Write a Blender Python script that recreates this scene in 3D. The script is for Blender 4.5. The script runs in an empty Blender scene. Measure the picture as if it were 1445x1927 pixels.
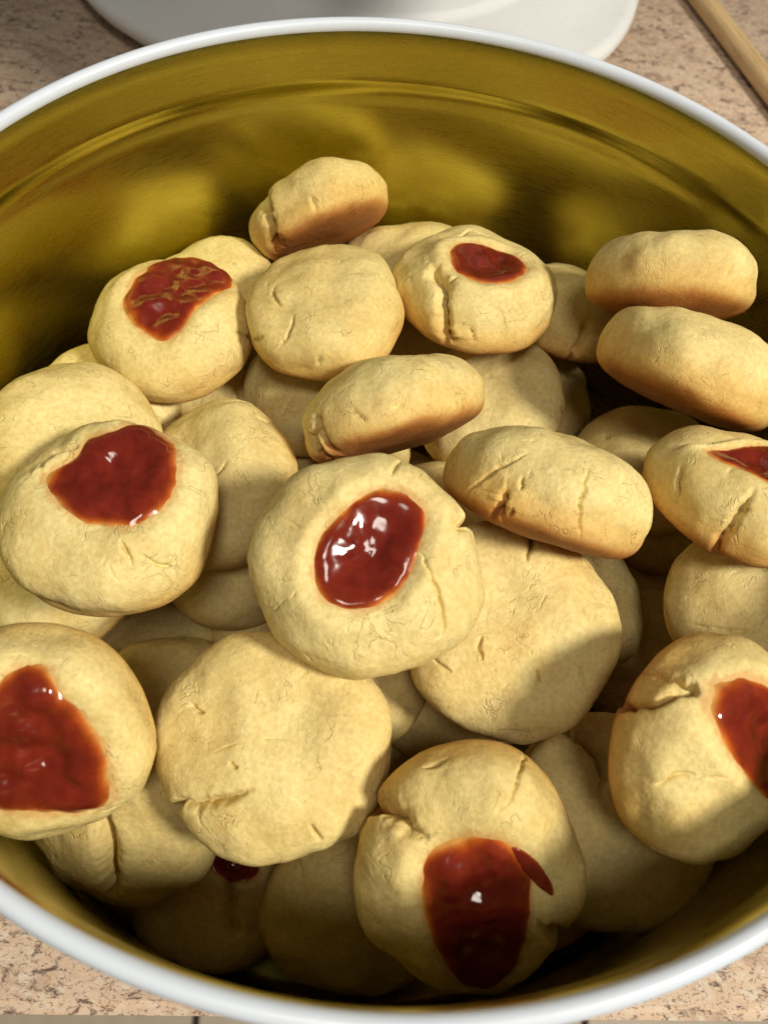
import bpy, bmesh, math, random
import numpy as np
from mathutils import Vector, Matrix, Quaternion
from mathutils.bvhtree import BVHTree

S = bpy.context.scene
COL = S.collection

# ------------------------------------------------------------------ camera
cam_d = bpy.data.cameras.new('camera')
cam = bpy.data.objects.new('camera', cam_d); COL.objects.link(cam)
PITCH, ROLL = 1.0471, 0.1345
CAM = Vector((0.0001, -0.1124, 0.1355))
fwd = Vector((0, math.cos(PITCH), -math.sin(PITCH)))
rt0 = Vector((1, 0, 0)); up0 = rt0.cross(fwd)
rt = rt0 * math.cos(ROLL) + up0 * math.sin(ROLL)
up = up0 * math.cos(ROLL) - rt0 * math.sin(ROLL)
cam.matrix_world = Matrix(((rt.x, up.x, -fwd.x, CAM.x), (rt.y, up.y, -fwd.y, CAM.y),
                           (rt.z, up.z, -fwd.z, CAM.z), (0, 0, 0, 1)))
cam_d.sensor_fit = 'VERTICAL'; cam_d.sensor_height = 9.8; cam_d.sensor_width = 7.35
cam_d.lens = 9.8 * 1650 / 1927
cam_d.clip_start = 0.005; cam_d.clip_end = 50
cam_d.dof.use_dof = True; cam_d.dof.focus_distance = 0.21; cam_d.dof.aperture_fstop = 5.6
S.camera = cam

# ------------------------------------------------------------------ light
wd = bpy.data.worlds.new('World'); S.world = wd; wd.use_nodes = True
bgn = wd.node_tree.nodes['Background']
bgn.inputs['Color'].default_value = (1.0, 0.90, 0.76, 1); bgn.inputs['Strength'].default_value = 0.07
def lamp(name, direction, dist, size, power, color):
    ld = bpy.data.lights.new(name, 'AREA'); ld.shape = 'DISK'; ld.size = size; ld.energy = power; ld.color = color
    o = bpy.data.objects.new(name, ld); COL.objects.link(o)
    d = Vector(direction).normalized(); o.location = d * dist
    o.rotation_euler = d.to_track_quat('Z', 'Y').to_euler()
    return o
lamp('kitchen_lamp', (0.60, -0.30, 0.735), 1.7, 0.29, 32.5, (1.0, 0.92, 0.78))
lamp('fill_lamp', (0.05, -0.36, 0.93), 1.9, 0.42, 9, (1.0, 0.91, 0.78))  # added soft fill from above front, lifts the shaded sides
S.view_settings.view_transform = 'Standard'; S.view_settings.look = 'None'
S.view_settings.gamma = 1; S.view_settings.exposure = 0.0
S.cycles.max_bounces = 7; S.cycles.diffuse_bounces = 4; S.cycles.glossy_bounces = 4

# ------------------------------------------------------------------ tables
# key: (diameter,location,rotation quaternion),lengths in mm
POSE = {
 'A': (40.9,(-30.7,91.9,-48.4),(0.844,-0.466,-0.23,0.13)),
 'B': (43.2,(-63.4,42.5,-49.5),(0.998,0.018,0.008,0.06)),
 'C': (41.0,(-59.5,68.0,-64.8),(0.995,0.049,-0.067,0.058)),
 'D': (42.9,(-22.7,49.2,-42.0),(0.996,-0.024,-0.059,0.058)),
 'E': (41.0,(-3.2,90.4,-63.2),(0.988,-0.128,-0.071,0.057)),
 'F': (44.7,(16.8,63.7,-42.8),(0.988,-0.147,0.021,0.044)),
 'G': (41.0,(46.7,78.8,-61.4),(0.982,-0.164,0.088,0.031)),
 'H': (43.8,(66.2,61.9,-28.0),(0.891,-0.454,-0.01,0.013)),
 'I': (46.5,(70.8,35.9,-32.0),(0.9,-0.414,0.132,-0.047)),
 'J': (42.9,(38.9,63.2,-83.8),(0.997,-0.043,0.014,0.055)),
 'J2': (41.0,(17.5,80.2,-104.5),(0.998,0.0,-0.034,0.058)),
 'K': (45.9,(-1.6,18.7,-42.2),(0.841,-0.496,-0.185,0.108)),
 'L': (44.8,(-22.7,43.3,-69.0),(0.991,-0.08,-0.094,0.06)),
 'M': (43.2,(-78.3,1.0,-48.1),(0.993,0.022,0.094,0.062)),
 'N': (45.2,(-58.1,-25.3,-33.9),(0.996,0.054,-0.048,0.059)),
 'O': (44.1,(-42.9,0.3,-58.0),(0.957,0.121,-0.26,0.034)),
 'P': (44.0,(-1.8,-34.6,-21.6),(0.982,0.176,0.007,0.069)),
 'Q': (45.5,(34.5,-8.7,-26.9),(0.899,-0.426,0.093,-0.032)),
 'R': (42.1,(71.8,31.2,-68.3),(0.995,-0.086,0.017,0.05)),
 'S': (41.0,(77.9,-2.0,-27.0),(0.971,-0.229,0.061,0.024)),
 'T': (47.5,(31.2,-34.9,-43.4),(0.987,0.142,-0.046,0.059)),
 'U': (41.0,(51.3,-11.5,-72.2),(0.993,0.022,0.094,0.062)),
 'V': (41.0,(82.9,29.0,-87.4),(0.994,-0.087,-0.039,0.055)),
 'W': (42.3,(89.3,10.1,-103.7),(0.998,0.0,-0.034,0.058)),
 'X': (42.0,(88.6,-20.9,-43.5),(0.991,0.059,-0.102,0.056)),
 'Y': (43.7,(66.8,-60.1,-27.9),(0.908,0.272,0.277,0.156)),
 'Z': (46.5,(59.1,-68.2,-63.2),(0.993,0.063,0.076,0.067)),
 'AA': (46.0,(25.4,-84.2,-47.4),(0.912,0.404,0.005,0.072)),
 'BB': (49.6,(-15.9,-65.4,-46.4),(0.987,0.142,-0.046,0.059)),
 'CC': (44.5,(-60.6,-71.8,-37.3),(0.905,0.421,-0.033,0.054)),
 'DD': (45.5,(-49.3,-78.4,-77.8),(0.888,0.454,-0.068,0.034)),
 'EE': (41.0,(-29.5,-87.4,-105.5),(0.998,0.001,0.01,0.058)),
 'FF': (43.3,(5.3,-91.2,-91.4),(0.885,0.461,-0.003,0.067)),
 'GG': (45.2,(-84.1,-20.2,-80.2),(0.995,0.049,-0.067,0.058)),
 'HH': (41.0,(-63.3,-30.2,-103.3),(0.993,0.022,0.094,0.062)),
 'II': (41.0,(-46.3,-50.4,-90.0),(0.993,0.022,0.094,0.062)),
 'JJ': (41.0,(-39.6,-6.3,-84.7),(0.993,0.022,0.094,0.062)),
 'KK': (41.0,(-24.7,-18.5,-104.3),(0.993,0.022,0.094,0.062)),
 'LL': (41.0,(23.8,-35.9,-84.6),(0.99,0.103,0.058,0.071)),
 'MM': (41.0,(-60.7,38.8,-82.0),(0.998,0.0,-0.034,0.058)),
 'NN': (41.0,(-56.1,70.6,-95.5),(0.998,0.0,-0.034,0.058)),
 'OO': (41.0,(9.4,-38.7,-103.3),(0.994,0.087,-0.028,0.061)),
 'PP': (41.0,(79.0,-17.0,-90.6),(0.994,0.087,-0.028,0.061)),
 'F0': (44.8,(2.2,26.0,-103.5),(0.998,0.009,-0.023,0.059)),
 'F1': (40.0,(-19.7,71.6,-104.5),(0.997,0.027,0.026,0.061)),
 'F2': (44.0,(45.8,29.4,-103.7),(0.998,-0.003,0.029,0.058)),
 'F3': (44.5,(47.4,-72.5,-103.6),(0.998,-0.004,-0.04,0.058)),
 'F4': (41.6,(-56.4,10.9,-104.2),(0.997,0.022,0.035,0.061)),
 'F5': (43.3,(44.4,-12.2,-103.8),(0.997,-0.041,0.04,0.054)),
 'F6': (43.0,(2.9,85.4,-86.0),(0.995,0.076,-0.032,0.06)),
 'F7': (41.5,(-14.9,30.7,-85.2),(0.979,-0.133,-0.139,0.066)),
 'F8': (40.4,(20.0,10.0,-77.1),(0.991,-0.118,-0.032,0.053)),
 'F9': (42.3,(-81.1,23.6,-68.6),(0.99,0.117,-0.063,0.057)),
 'F10': (42.9,(25.5,44.7,-67.4),(0.985,0.031,-0.162,0.055)),
 'F11': (40.3,(-3.3,-40.4,-69.1),(0.986,0.108,-0.113,0.052)),
}
# jam outline on each filled cookie,local x/y in mm
JAM = {
 'B': [(0.8,20.7),(5.1,20.4),(9.5,19.8),(14.0,17.6),(16.5,15.2),(15.6,8.1),(11.5,1.7),(8.5,-2.3),(6.3,-7.5),(4.6,-11.4),(2.1,-13.1),(-1.9,-12.2),(-5.4,-10.5),(-8.5,-7.3),(-10.6,-4.0),(-11.8,-0.5),(-10.5,3.0),(-8.9,6.3),(-6.8,8.8),(-6.4,12.6),(-4.1,15.6),(-1.9,19.2)],
 'F': [(-9.8,-1.6),(-7.5,2.0),(-2.4,3.3),(3.4,3.4),(7.9,3.1),(10.6,0.1),(11.8,-5.1),(10.8,-9.3),(8.1,-12.7),(2.9,-14.8),(-1.2,-14.9),(-5.3,-13.1),(-8.4,-9.8),(-9.6,-6.0)],
 'N': [(5.7,21.4),(9.2,20.7),(13.8,15.5),(16.4,10.1),(16.9,4.4),(15.8,-0.9),(13.6,-4.1),(10.7,-6.1),(7.8,-7.7),(3.6,-7.4),(-1.3,-6.5),(-5.5,-4.0),(-8.9,-0.3),(-12.3,4.5),(-9.5,6.1),(-6.3,7.7),(-4.6,10.3),(-3.8,14.1),(-1.7,15.1),(1.5,16.1),(2.9,18.6)],
 'P': [(0.4,14.0),(4.0,14.4),(7.6,13.5),(10.6,10.3),(11.4,7.2),(9.9,3.5),(8.9,-0.6),(6.8,-4.5),(4.4,-7.5),(0.4,-9.5),(-4.5,-9.5),(-8.4,-8.0),(-10.4,-5.5),(-10.9,-2.1),(-10.5,2.4),(-9.0,5.4),(-6.6,8.4),(-3.6,11.0)],
 'Y': [(-11.8,15.1),(-8.8,16.9),(-4.7,17.4),(-1.9,16.7),(3.0,14.2),(9.6,9.0),(16.0,0.1),(13.9,-7.7),(4.0,-8.7),(-0.8,-5.2),(-5.9,-1.0),(-9.8,4.0),(-12.1,7.4),(-13.1,11.0),(-13.0,13.5)],
 'AA': [(-7.1,12.9),(-4.2,14.9),(-0.4,16.4),(3.5,16.3),(6.9,14.5),(8.8,11.7),(10.4,7.8),(10.9,2.9),(10.6,-5.0),(9.1,-13.2),(6.7,-19.6),(2.6,-20.7),(-1.6,-20.3),(-5.2,-12.7),(-7.9,-6.0),(-9.4,0.2),(-10.2,6.7),(-9.5,10.8)],
 'CC': [(-6.5,12.1),(-2.4,15.1),(-0.7,17.3),(1.3,18.9),(5.1,19.5),(8.5,18.1),(10.0,15.4),(12.0,12.5),(14.3,10.1),(16.3,6.3),(17.7,1.6),(17.7,-1.8),(18.0,-6.1),(15.7,-10.2),(12.0,-11.6),(7.4,-10.0),(1.8,-9.1),(-3.1,-8.4),(-6.8,-6.2),(-8.8,-0.5),(-9.0,6.0)],
 'S': [(-13.7,-1.5),(-11.4,-1.0),(-8.9,-1.6),(-3.1,1.7),(4.5,6.7),(8.0,4.1),(4.8,-6.4),(-1.9,-12.9),(-3.8,-11.1),(-6.5,-9.2),(-9.4,-6.8),(-12.3,-5.6)],
 'AA+': [(3.4,13.9),(6.9,14.0),(10.4,11.4),(13.0,8.2),(14.9,4.5),(15.6,1.2),(13.9,2.1),(11.7,5.2),(9.4,7.5),(5.4,9.1)],
 'EE': [(-2.0,4.0),(0.9,6.6),(6.0,6.7),(11.3,5.7),(11.6,0.7),(6.7,-1.2),(1.5,0.5)],
}
# cracks: (class 0 hairline,1 tear,2 deep split; local points in mm)
CRACKS = {
 'A': [(3,[(-12.7,-8.8,8.5),(-14.1,-14.1,3.2),(-14.8,-14.1,-0.5),(-14.6,-12.0,-4.8),(-15.5,-4.7,-6.5)]),(1,[(-1.4,-20.3,0.1),(-1.4,-20.2,-2.6),(-1.5,-19.1,-4.5)])],
 'B': [(0,[(5.5,-14.5,9.3),(6.9,-15.4,8.4)])],
 'F': [(3,[(-13.6,-9.4,9.4),(-11.6,-12.9,8.8),(-10.8,-15.5,7.7),(-11.2,-17.8,5.2),(-10.0,-19.9,1.5),(-9.3,-20.2,-1.0),(-8.6,-20.1,-3.4)]),(1,[(-11.6,-12.9,8.8),(-8.7,-12.8,9.9),(-7.4,-12.2,10.5)]),(1,[(-3.6,-21.8,2.3),(-1.1,-22.2,-1.9)]),(1,[(-13.7,2.1,10.6),(-8.6,6.4,11.6),(-2.4,11.0,11.5),(2.6,9.0,11.9)])],
 'N': [(1,[(6.9,-10.3,11.3),(7.7,-12.1,10.6),(8.9,-14.6,9.2)]),(1,[(10.7,-12.2,9.7),(13.7,-13.6,7.6),(16.5,-13.6,5.0)]),(0,[(4.9,-13.3,10.7),(2.3,-15.0,10.2)]),(0,[(17.1,-0.9,9.3),(19.0,-1.4,7.9)]),(2,[(-12.3,7.9,10.5),(-10.2,10.8,10.4),(-4.9,11.8,11.2)])],
 'P': [(1,[(9.9,1.5,11.6),(11.6,-1.5,11.2),(13.0,-5.4,10.3),(13.6,-9.3,9.1),(13.6,-13.2,7.3),(11.9,-14.2,7.6)]),(2,[(21.8,9.2,2.7),(19.0,8.1,5.3),(16.4,6.9,8.3)]),(1,[(6.2,20.1,4.5),(4.1,16.4,8.9)]),(0,[(-16.2,8.0,8.0),(-14.1,7.1,9.5),(-13.1,6.0,10.2)]),(0,[(-14.9,-7.4,9.1),(-14.2,-5.7,9.8)]),(0,[(-4.4,-11.9,10.8),(-4.2,-13.8,10.2)]),(0,[(-11.9,-16.7,5.5),(-10.9,-18.7,3.0)])],
 'Y': [(2,[(-17.1,9.8,-5.8),(-18.7,11.3,-1.0),(-17.9,12.4,1.2),(-15.2,14.5,4.2),(-12.7,15.3,6.1)]),(1,[(-20.8,-0.5,4.5),(-19.4,1.1,6.7),(-15.8,1.6,9.4)]),(0,[(-14.1,1.0,10.1),(-10.3,0.8,11.4)])],
 'AA': [(3,[(-19.4,11.6,-3.6),(-16.3,15.9,2.4),(-13.0,16.5,6.3),(-11.1,14.8,8.7),(-7.8,14.5,9.9)]),(1,[(10.0,20.8,-4.2),(7.3,21.1,3.8),(5.7,19.5,7.1),(3.1,18.0,8.8)]),(1,[(-8.0,21.4,1.7),(-5.5,22.2,2.0),(-3.5,22.7,1.1)]),(3,[(18.5,-11.1,6.3),(14.2,-5.5,10.6),(11.1,-1.6,11.9)]),(1,[(-15.3,16.8,-2.9),(-16.2,16.3,-0.3),(-17.0,15.0,2.8)])],
 'CC': [(0,[(1.2,22.2,0.9),(3.1,21.6,3.0),(4.5,21.4,3.0)])],
 'S': [(2,[(-9.6,-18.0,0.1),(-8.6,-17.0,5.0),(-5.9,-13.7,8.7)]),(1,[(-17.7,-4.5,6.2),(-18.4,-7.7,3.3),(-18.4,-9.0,-0.6)]),(1,[(-9.4,-16.2,5.6),(-6.5,-17.2,6.0)])],
 'D': [(1,[(-11.8,-1.8,10.7),(-11.2,-6.4,10.4),(-9.7,-8.3,10.4)]),(1,[(-6.5,-11.2,10.3),(-6.8,-14.4,8.9),(-9.0,-16.2,7.1),(-10.0,-17.6,4.9)]),(1,[(-17.1,-12.4,2.7),(-14.1,-14.0,5.5)]),(0,[(-0.7,-9.7,11.3),(2.6,-11.6,10.7),(4.3,-12.2,10.3)]),(0,[(4.9,-12.2,10.3),(7.9,-10.1,10.4)]),(1,[(0.3,-20.1,5.1),(-1.0,-21.3,1.6)]),(0,[(4.9,4.4,11.8),(5.7,6.4,11.5)]),(0,[(-7.9,-8.0,10.9),(-6.2,-9.1,11.0)])],
 'K': [(0,[(3.5,-22.6,0.9),(3.7,-22.6,-0.7)]),(1,[(-0.9,-22.8,-2.2),(2.1,-22.7,-1.5),(3.2,-22.7,-0.9)]),(1,[(-8.7,-21.2,0.8),(-7.5,-21.6,-1.5),(-6.5,-21.6,-3.2)]),(2,[(-17.4,-14.8,1.7),(-18.9,-12.9,-1.5),(-18.3,-11.6,-4.8),(-16.3,-8.7,-7.2)])],
 'H': [(1,[(7.0,-20.5,2.3),(6.1,-21.0,0.3),(5.7,-21.1,-1.6)]),(0,[(-13.1,-17.4,2.0),(-12.4,-18.1,0.1)])],
 'I': [(0,[(-3.7,-22.3,-3.8),(0.1,-22.8,-3.5)]),(0,[(-5.9,-20.3,-5.8),(-4.3,-20.3,-6.1)])],
 'J': [(0,[(-11.6,-5.6,10.4),(-10.2,-9.0,10.1),(-10.9,-12.8,8.4)]),(0,[(-13.1,-13.0,7.2),(-11.3,-11.2,8.9)])],
 'Q': [(1,[(-9.9,-19.8,3.6),(-9.7,-20.5,0.7)]),(1,[(2.0,-17.6,9.0),(1.4,-20.7,6.2),(2.4,-21.6,4.7),(1.9,-22.5,1.9),(3.1,-22.5,-0.1),(4.8,-21.2,-4.6)]),(2,[(-11.8,-19.2,-2.4),(-11.4,-18.0,-5.0),(-11.4,-13.9,-7.2)]),(1,[(-9.6,-20.3,-2.9),(-9.3,-19.0,-5.3)]),(0,[(-2.5,-22.2,3.0),(-1.3,-21.7,4.6)])],
 'T': [(0,[(8.2,8.4,12.3),(7.4,6.1,12.7),(6.8,4.1,13.0)]),(0,[(4.7,11.0,12.2),(3.2,9.0,12.8)]),(0,[(0.2,5.0,13.3),(-0.7,3.0,13.4)]),(1,[(-8.8,-2.6,12.8),(-9.5,-5.9,12.5),(-8.4,-8.8,12.1)]),(0,[(3.9,-6.5,13.1),(4.1,-7.8,12.9)]),(1,[(-18.1,-5.8,9.1),(-15.6,-8.1,9.9),(-14.2,-10.3,10.0)]),(0,[(-6.3,-10.6,12.1),(-5.0,-11.9,12.0)]),(2,[(4.6,19.2,8.5),(3.4,15.5,10.9)]),(0,[(-1.7,5.8,13.3),(0.6,7.9,13.1)]),(1,[(4.9,-11.0,12.2),(5.8,-13.6,11.3)]),(0,[(-3.5,-14.5,11.2),(-1.7,-13.9,11.6)])],
 'BB': [(2,[(-17.1,-11.5,8.9),(-15.3,-12.4,9.6),(-11.8,-12.3,11.1),(-6.4,-11.7,12.5),(-1.8,-10.3,13.2)]),(1,[(-8.5,-4.3,13.4),(-7.5,-5.6,13.4),(-6.3,-5.1,13.6)]),(0,[(-12.5,-2.1,12.7),(-8.2,-0.2,13.6),(-4.8,0.1,14.0)]),(0,[(-1.2,1.0,14.1),(3.1,1.3,14.1),(5.4,1.0,13.9)]),(0,[(8.2,-8.5,12.9),(10.2,-8.3,12.6),(12.4,-7.4,12.1)]),(1,[(9.8,-16.4,9.9),(11.3,-18.9,7.6)]),(0,[(4.3,-13.0,12.4),(5.6,-13.7,12.1)]),(0,[(-2.5,12.9,12.5),(-2.9,9.8,13.3)]),(1,[(-17.5,8.4,9.8),(-14.5,6.9,11.5)]),(0,[(4.4,11.0,12.9),(6.5,10.0,12.9)]),(0,[(-19.7,5.8,8.9),(-18.3,7.3,9.6)])],
 'DD': [(3,[(0.7,9.7,12.1),(1.6,5.2,12.7),(1.6,0.2,12.9),(1.5,-5.4,12.7),(0.0,-14.5,10.7)])],
 'O': [(1,[(6.8,-3.1,12.1),(9.8,-1.7,11.6),(11.8,0.9,11.1)]),(0,[(9.6,-9.4,10.6),(12.9,-7.9,9.9),(16.9,-6.5,8.1),(19.7,-6.7,5.0)]),(1,[(11.0,18.7,2.9),(15.6,14.3,4.5),(15.8,15.5,-2.1)])],
 'M': [(0,[(-4.1,8.3,11.4),(-0.5,7.8,11.7),(2.6,6.8,11.8),(6.0,4.4,11.8),(8.4,1.5,11.6)]),(0,[(-5.6,-4.2,11.9),(-5.5,-7.8,11.4)])],
 'X': [(1,[(-17.8,-4.3,6.7),(-13.8,-7.0,8.9),(-8.2,-8.2,10.5),(-3.8,-9.0,10.9)]),(0,[(-8.5,-8.5,10.3),(-7.3,-7.3,10.8)]),(0,[(-8.6,4.0,11.0),(-5.7,5.3,11.4)])],
 'Z': [(3,[(-10.9,18.4,6.1),(-7.6,15.8,9.5),(-6.3,12.3,11.3),(-6.5,8.9,12.1),(-7.7,4.6,12.6)]),(0,[(-12.6,1.7,11.7),(-9.5,2.2,12.3)]),(0,[(-17.0,7.3,9.0),(-15.2,8.6,9.6)])],
 'FF': [(1,[(-11.4,18.4,0.1),(-9.7,17.4,5.7)]),(0,[(-7.0,14.1,9.2),(-4.4,13.9,9.8),(-4.7,11.5,10.7)])],
 'EE': [(3,[(4.6,-0.7,11.5),(5.3,-5.3,11.1),(6.0,-8.7,10.5),(7.8,-12.9,8.7)])],
 'L': [(1,[(-4.8,-11.9,11.0),(-7.3,-15.4,9.2),(-9.7,-17.3,6.8)])],
 'G': [(1,[(-5.7,-13.5,8.9),(-4.5,-10.6,10.1),(-2.8,-7.8,11.0)]),(2,[(0.1,-20.3,2.1),(-0.1,-19.1,4.9),(0.9,-17.2,7.1)])],
 'R': [(1,[(-12.8,4.8,9.7),(-14.3,0.2,9.5)])],
}
CRUMB = (-41.8,-59.9,-29.8)
PLAIN_HID = 'plain cookie deep in the pile, mostly hidden under other cookies'
JC, PC = 'jam cookies in the tin', 'plain cookies in the tin'
LABELS = {
 'A': ('small cookie tipped on its edge against the gold wall, its browned base facing down', PC),
 'B': ('jam cookie with lumpy bright jam slipping over its upper edge, beside the gold wall', JC),
 'C': ('yellowish plain cookie tucked behind the jam cookie with lumpy overflowing jam', PC),
 'D': ('round pale plain cookie with fine branching cracks, just below the small edge-on cookie', PC),
 'E': ('pale plain cookie peeking out behind the jam cookie with the deep side split', PC),
 'F': ('jam cookie with a neat small oval of jam and a deep split in its side', JC),
 'G': ('shaded plain cookie between the split jam cookie and the edge-on cookie by the wall', PC),
 'H': ('thick cookie lying on another, side on, with a browned lower edge near the gold wall', PC),
 'I': ('smooth oblong plain cookie tilted beneath the thick browned-edge cookie by the wall', PC),
 'J': ('pale plain cookie wedged behind the broad one under the split jam cookie', PC),
 'J2': ('small bit of plain cookie showing between two plain cookies under the split jam cookie', PC),
 'K': ('cookie standing on its side with browned base, behind the big round central jam cookie', PC),
 'L': ('pale plain cookie underneath the round cookie with fine branching cracks', PC),
 'M': ('broad yellow-lit plain cookie resting against the gold wall, below the lumpy jam cookie', PC),
 'N': ('large jam cookie with a wide dark jam pool reaching its edge', JC),
 'O': ('pale plain cookie with folded top leaning between the wide-pool jam cookie and the central one', PC),
 'P': ('large round central jam cookie on top of the pile with a long curved crack', JC),
 'Q': ('long oval plain cookie tilted over the broad flat one, with a crack down its side', PC),
 'R': ('half shaded plain cookie behind the long oval one, under the smooth oblong cookie', PC),
 'S': ('lumpy cracked jam cookie with a streak of jam, beneath the smooth oblong plain cookie', JC),
 'T': ('broad flat plain cookie under the central jam cookie, half crossed by a shadow', PC),
 'U': ('plain cookie peeking out behind the broad flat half-shadowed cookie', PC),
 'V': ('dim plain cookie in the gap below the lumpy jam-streaked cookie', PC),
 'W': ('dark plain cookie low in the hollow beside the star-cracked plain cookie', PC),
 'X': ('plain cookie with a star-shaped crack under the lumpy jam-streaked cookie', PC),
 'Y': ('jam cookie with a deep crease beside its jam, leaning to the tin wall', JC),
 'Z': ('large plain cookie in shadow by the tin wall, with a curved split lobe', PC),
 'AA': ('tall cracked jam cookie by the shaded front wall, its dark jam pool hanging downwards', JC),
 'BB': ('largest plain cookie, broad and pale, with a ragged torn edge, below the central jam cookie', PC),
 'CC': ('jam cookie with thick glossy heart-like jam slab, lying on the vertically cracked plain cookie', JC),
 'DD': ('plain cookie with one long crack through it, under the cookie with the glossy jam slab', PC),
 'EE': ('dark jam cookie deep in shadow under the largest plain cookie', JC),
 'FF': ('plain cookie in shadow behind the tall cracked jam cookie, close to the front wall', PC),
 'GG': ('pale plain cookie underneath the large jam cookie with the wide dark pool', PC),
 'HH': ('dim plain cookie low between the wide-pool jam cookie and the largest plain one', PC),
 'II': ('plain cookie edge between the glossy jam slab cookie and the largest plain cookie', PC),
 'JJ': ('dim plain cookie in the dark hollow below the folded-top plain cookie', PC),
 'KK': (PLAIN_HID, 'cookies deep in the pile'),
 'LL': ('shaded plain cookie just under the broad flat half-shadowed cookie', PC),
 'MM': ('sliver of pale plain cookie below the jam cookie with lumpy overflowing jam', PC),
 'NN': (PLAIN_HID, 'cookies deep in the pile'),
 'OO': (PLAIN_HID, 'cookies deep in the pile'),
 'PP': ('dark plain cookie in the hollow behind the creased jam cookie', PC),
 'F10': ('broad pale plain cookie directly under the jam cookie with the deep side split', PC),
 'F11': ('shaded plain cookie in the gap between the central jam cookie and the largest plain one', PC),
 'F9': ('sliver of plain cookie between the lumpy jam cookie and the yellow-lit one by the wall', PC),
 'F6': ('dim plain cookie in the gap between the branching-crack cookie and the split jam cookie', PC),
 'F8': ('plain cookie glimpsed between the central jam cookie and the long oval one', PC),
 'F3': ('dark plain cookie at the bottom of the pit beside the tall cracked jam cookie', PC),
}
SEEDS = {}
FORM = {'T': ((1.0, 1.0), 1.0), 'BB': ((1.0, 0.94), 1.0), 'AA': ((0.95, 1.16), 0.2), 'P': ((1, 1), 0.4), 'N': ((1.02, 0.97), 0.3), 'Z': ((1, 1), 0.7)}  # in-plane stretch, flatness
for _k in POSE: LABELS.setdefault(_k, (PLAIN_HID, 'cookies deep in the pile'))

# ------------------------------------------------------------------ helpers
def link(o, parent=None):
    COL.objects.link(o)
    if parent is not None: o.parent = parent
    return o
def empty(name, loc=(0, 0, 0), quat=None):
    o = bpy.data.objects.new(name, None); o.location = loc; o.empty_display_size = 0.01
    if quat is not None:
        o.rotation_mode = 'QUATERNION'; o.rotation_quaternion = quat
    return link(o)
def tag(o, label=None, cat=None, group=None, kind=None):
    if label: o['label'] = label
    if cat: o['category'] = cat
    if group: o['group'] = group
    if kind: o['kind'] = kind
    return o
def mesh_obj(name, verts, faces, mat, parent=None, smooth=True):
    me = bpy.data.meshes.new(name)
    v = np.asarray(verts, dtype=np.float32)
    if isinstance(faces, np.ndarray):
        k = faces.shape[1]; nf = len(faces)
        me.vertices.add(len(v)); me.vertices.foreach_set('co', v.ravel())
        me.loops.add(nf * k); me.loops.foreach_set('vertex_index', faces.astype(np.int32).ravel())
        me.polygons.add(nf); me.polygons.foreach_set('loop_start', np.arange(0, nf * k, k, dtype=np.int32))
        me.update(calc_edges=True)
    else:
        me.from_pydata([tuple(p) for p in verts], [], faces); me.update()
    me.polygons.foreach_set('use_smooth', np.full(len(me.polygons), smooth, dtype=bool))
    me.materials.append(mat); me.update()
    return link(bpy.data.objects.new(name, me), parent)
def lathe(name, prof, mat, parent=None, seg=256, closed=False):
    p = np.asarray(prof, float); n = len(p)
    a = np.linspace(0, 2 * np.pi, seg, endpoint=False)
    v = np.stack([p[None, :, 0] * np.cos(a)[:, None], p[None, :, 0] * np.sin(a)[:, None],
                  np.broadcast_to(p[None, :, 1], (seg, n))], -1).reshape(-1, 3)
    f = []
    m = n if closed else n - 1
    for i in range(seg):
        j = (i + 1) % seg
        for k in range(m):
            l = (k + 1) % n
            f.append((i * n + k, j * n + k, j * n + l, i * n + l))
    return mesh_obj(name, v, np.array(f), mat, parent)

# gradient noise on numpy arrays
_r = np.random.default_rng(11)
_perm = np.concatenate([_r.permutation(256)] * 3)
_grad = _r.normal(size=(256, 3)); _grad /= np.linalg.norm(_grad, axis=1)[:, None]
def noise(p):
    i = np.floor(p).astype(int); f = p - i; i &= 255
    w = f * f * f * (f * (f * 6 - 15) + 10)
    out = 0
    for dx in (0, 1):
        for dy in (0, 1):
            for dz in (0, 1):
                h = _perm[_perm[_perm[i[:, 0] + dx] + i[:, 1] + dy] + i[:, 2] + dz]
                d = f - np.array((dx, dy, dz))
                c = (_grad[h] * d).sum(1)
                out = out + c * (w[:, 0] if dx else 1 - w[:, 0]) * (w[:, 1] if dy else 1 - w[:, 1]) * (w[:, 2] if dz else 1 - w[:, 2])
    return out * 1.6
def sstep(a, b, x):
    t = np.clip((x - a) / (b - a), 0, 1); return t * t * (3 - 2 * t)

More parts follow.
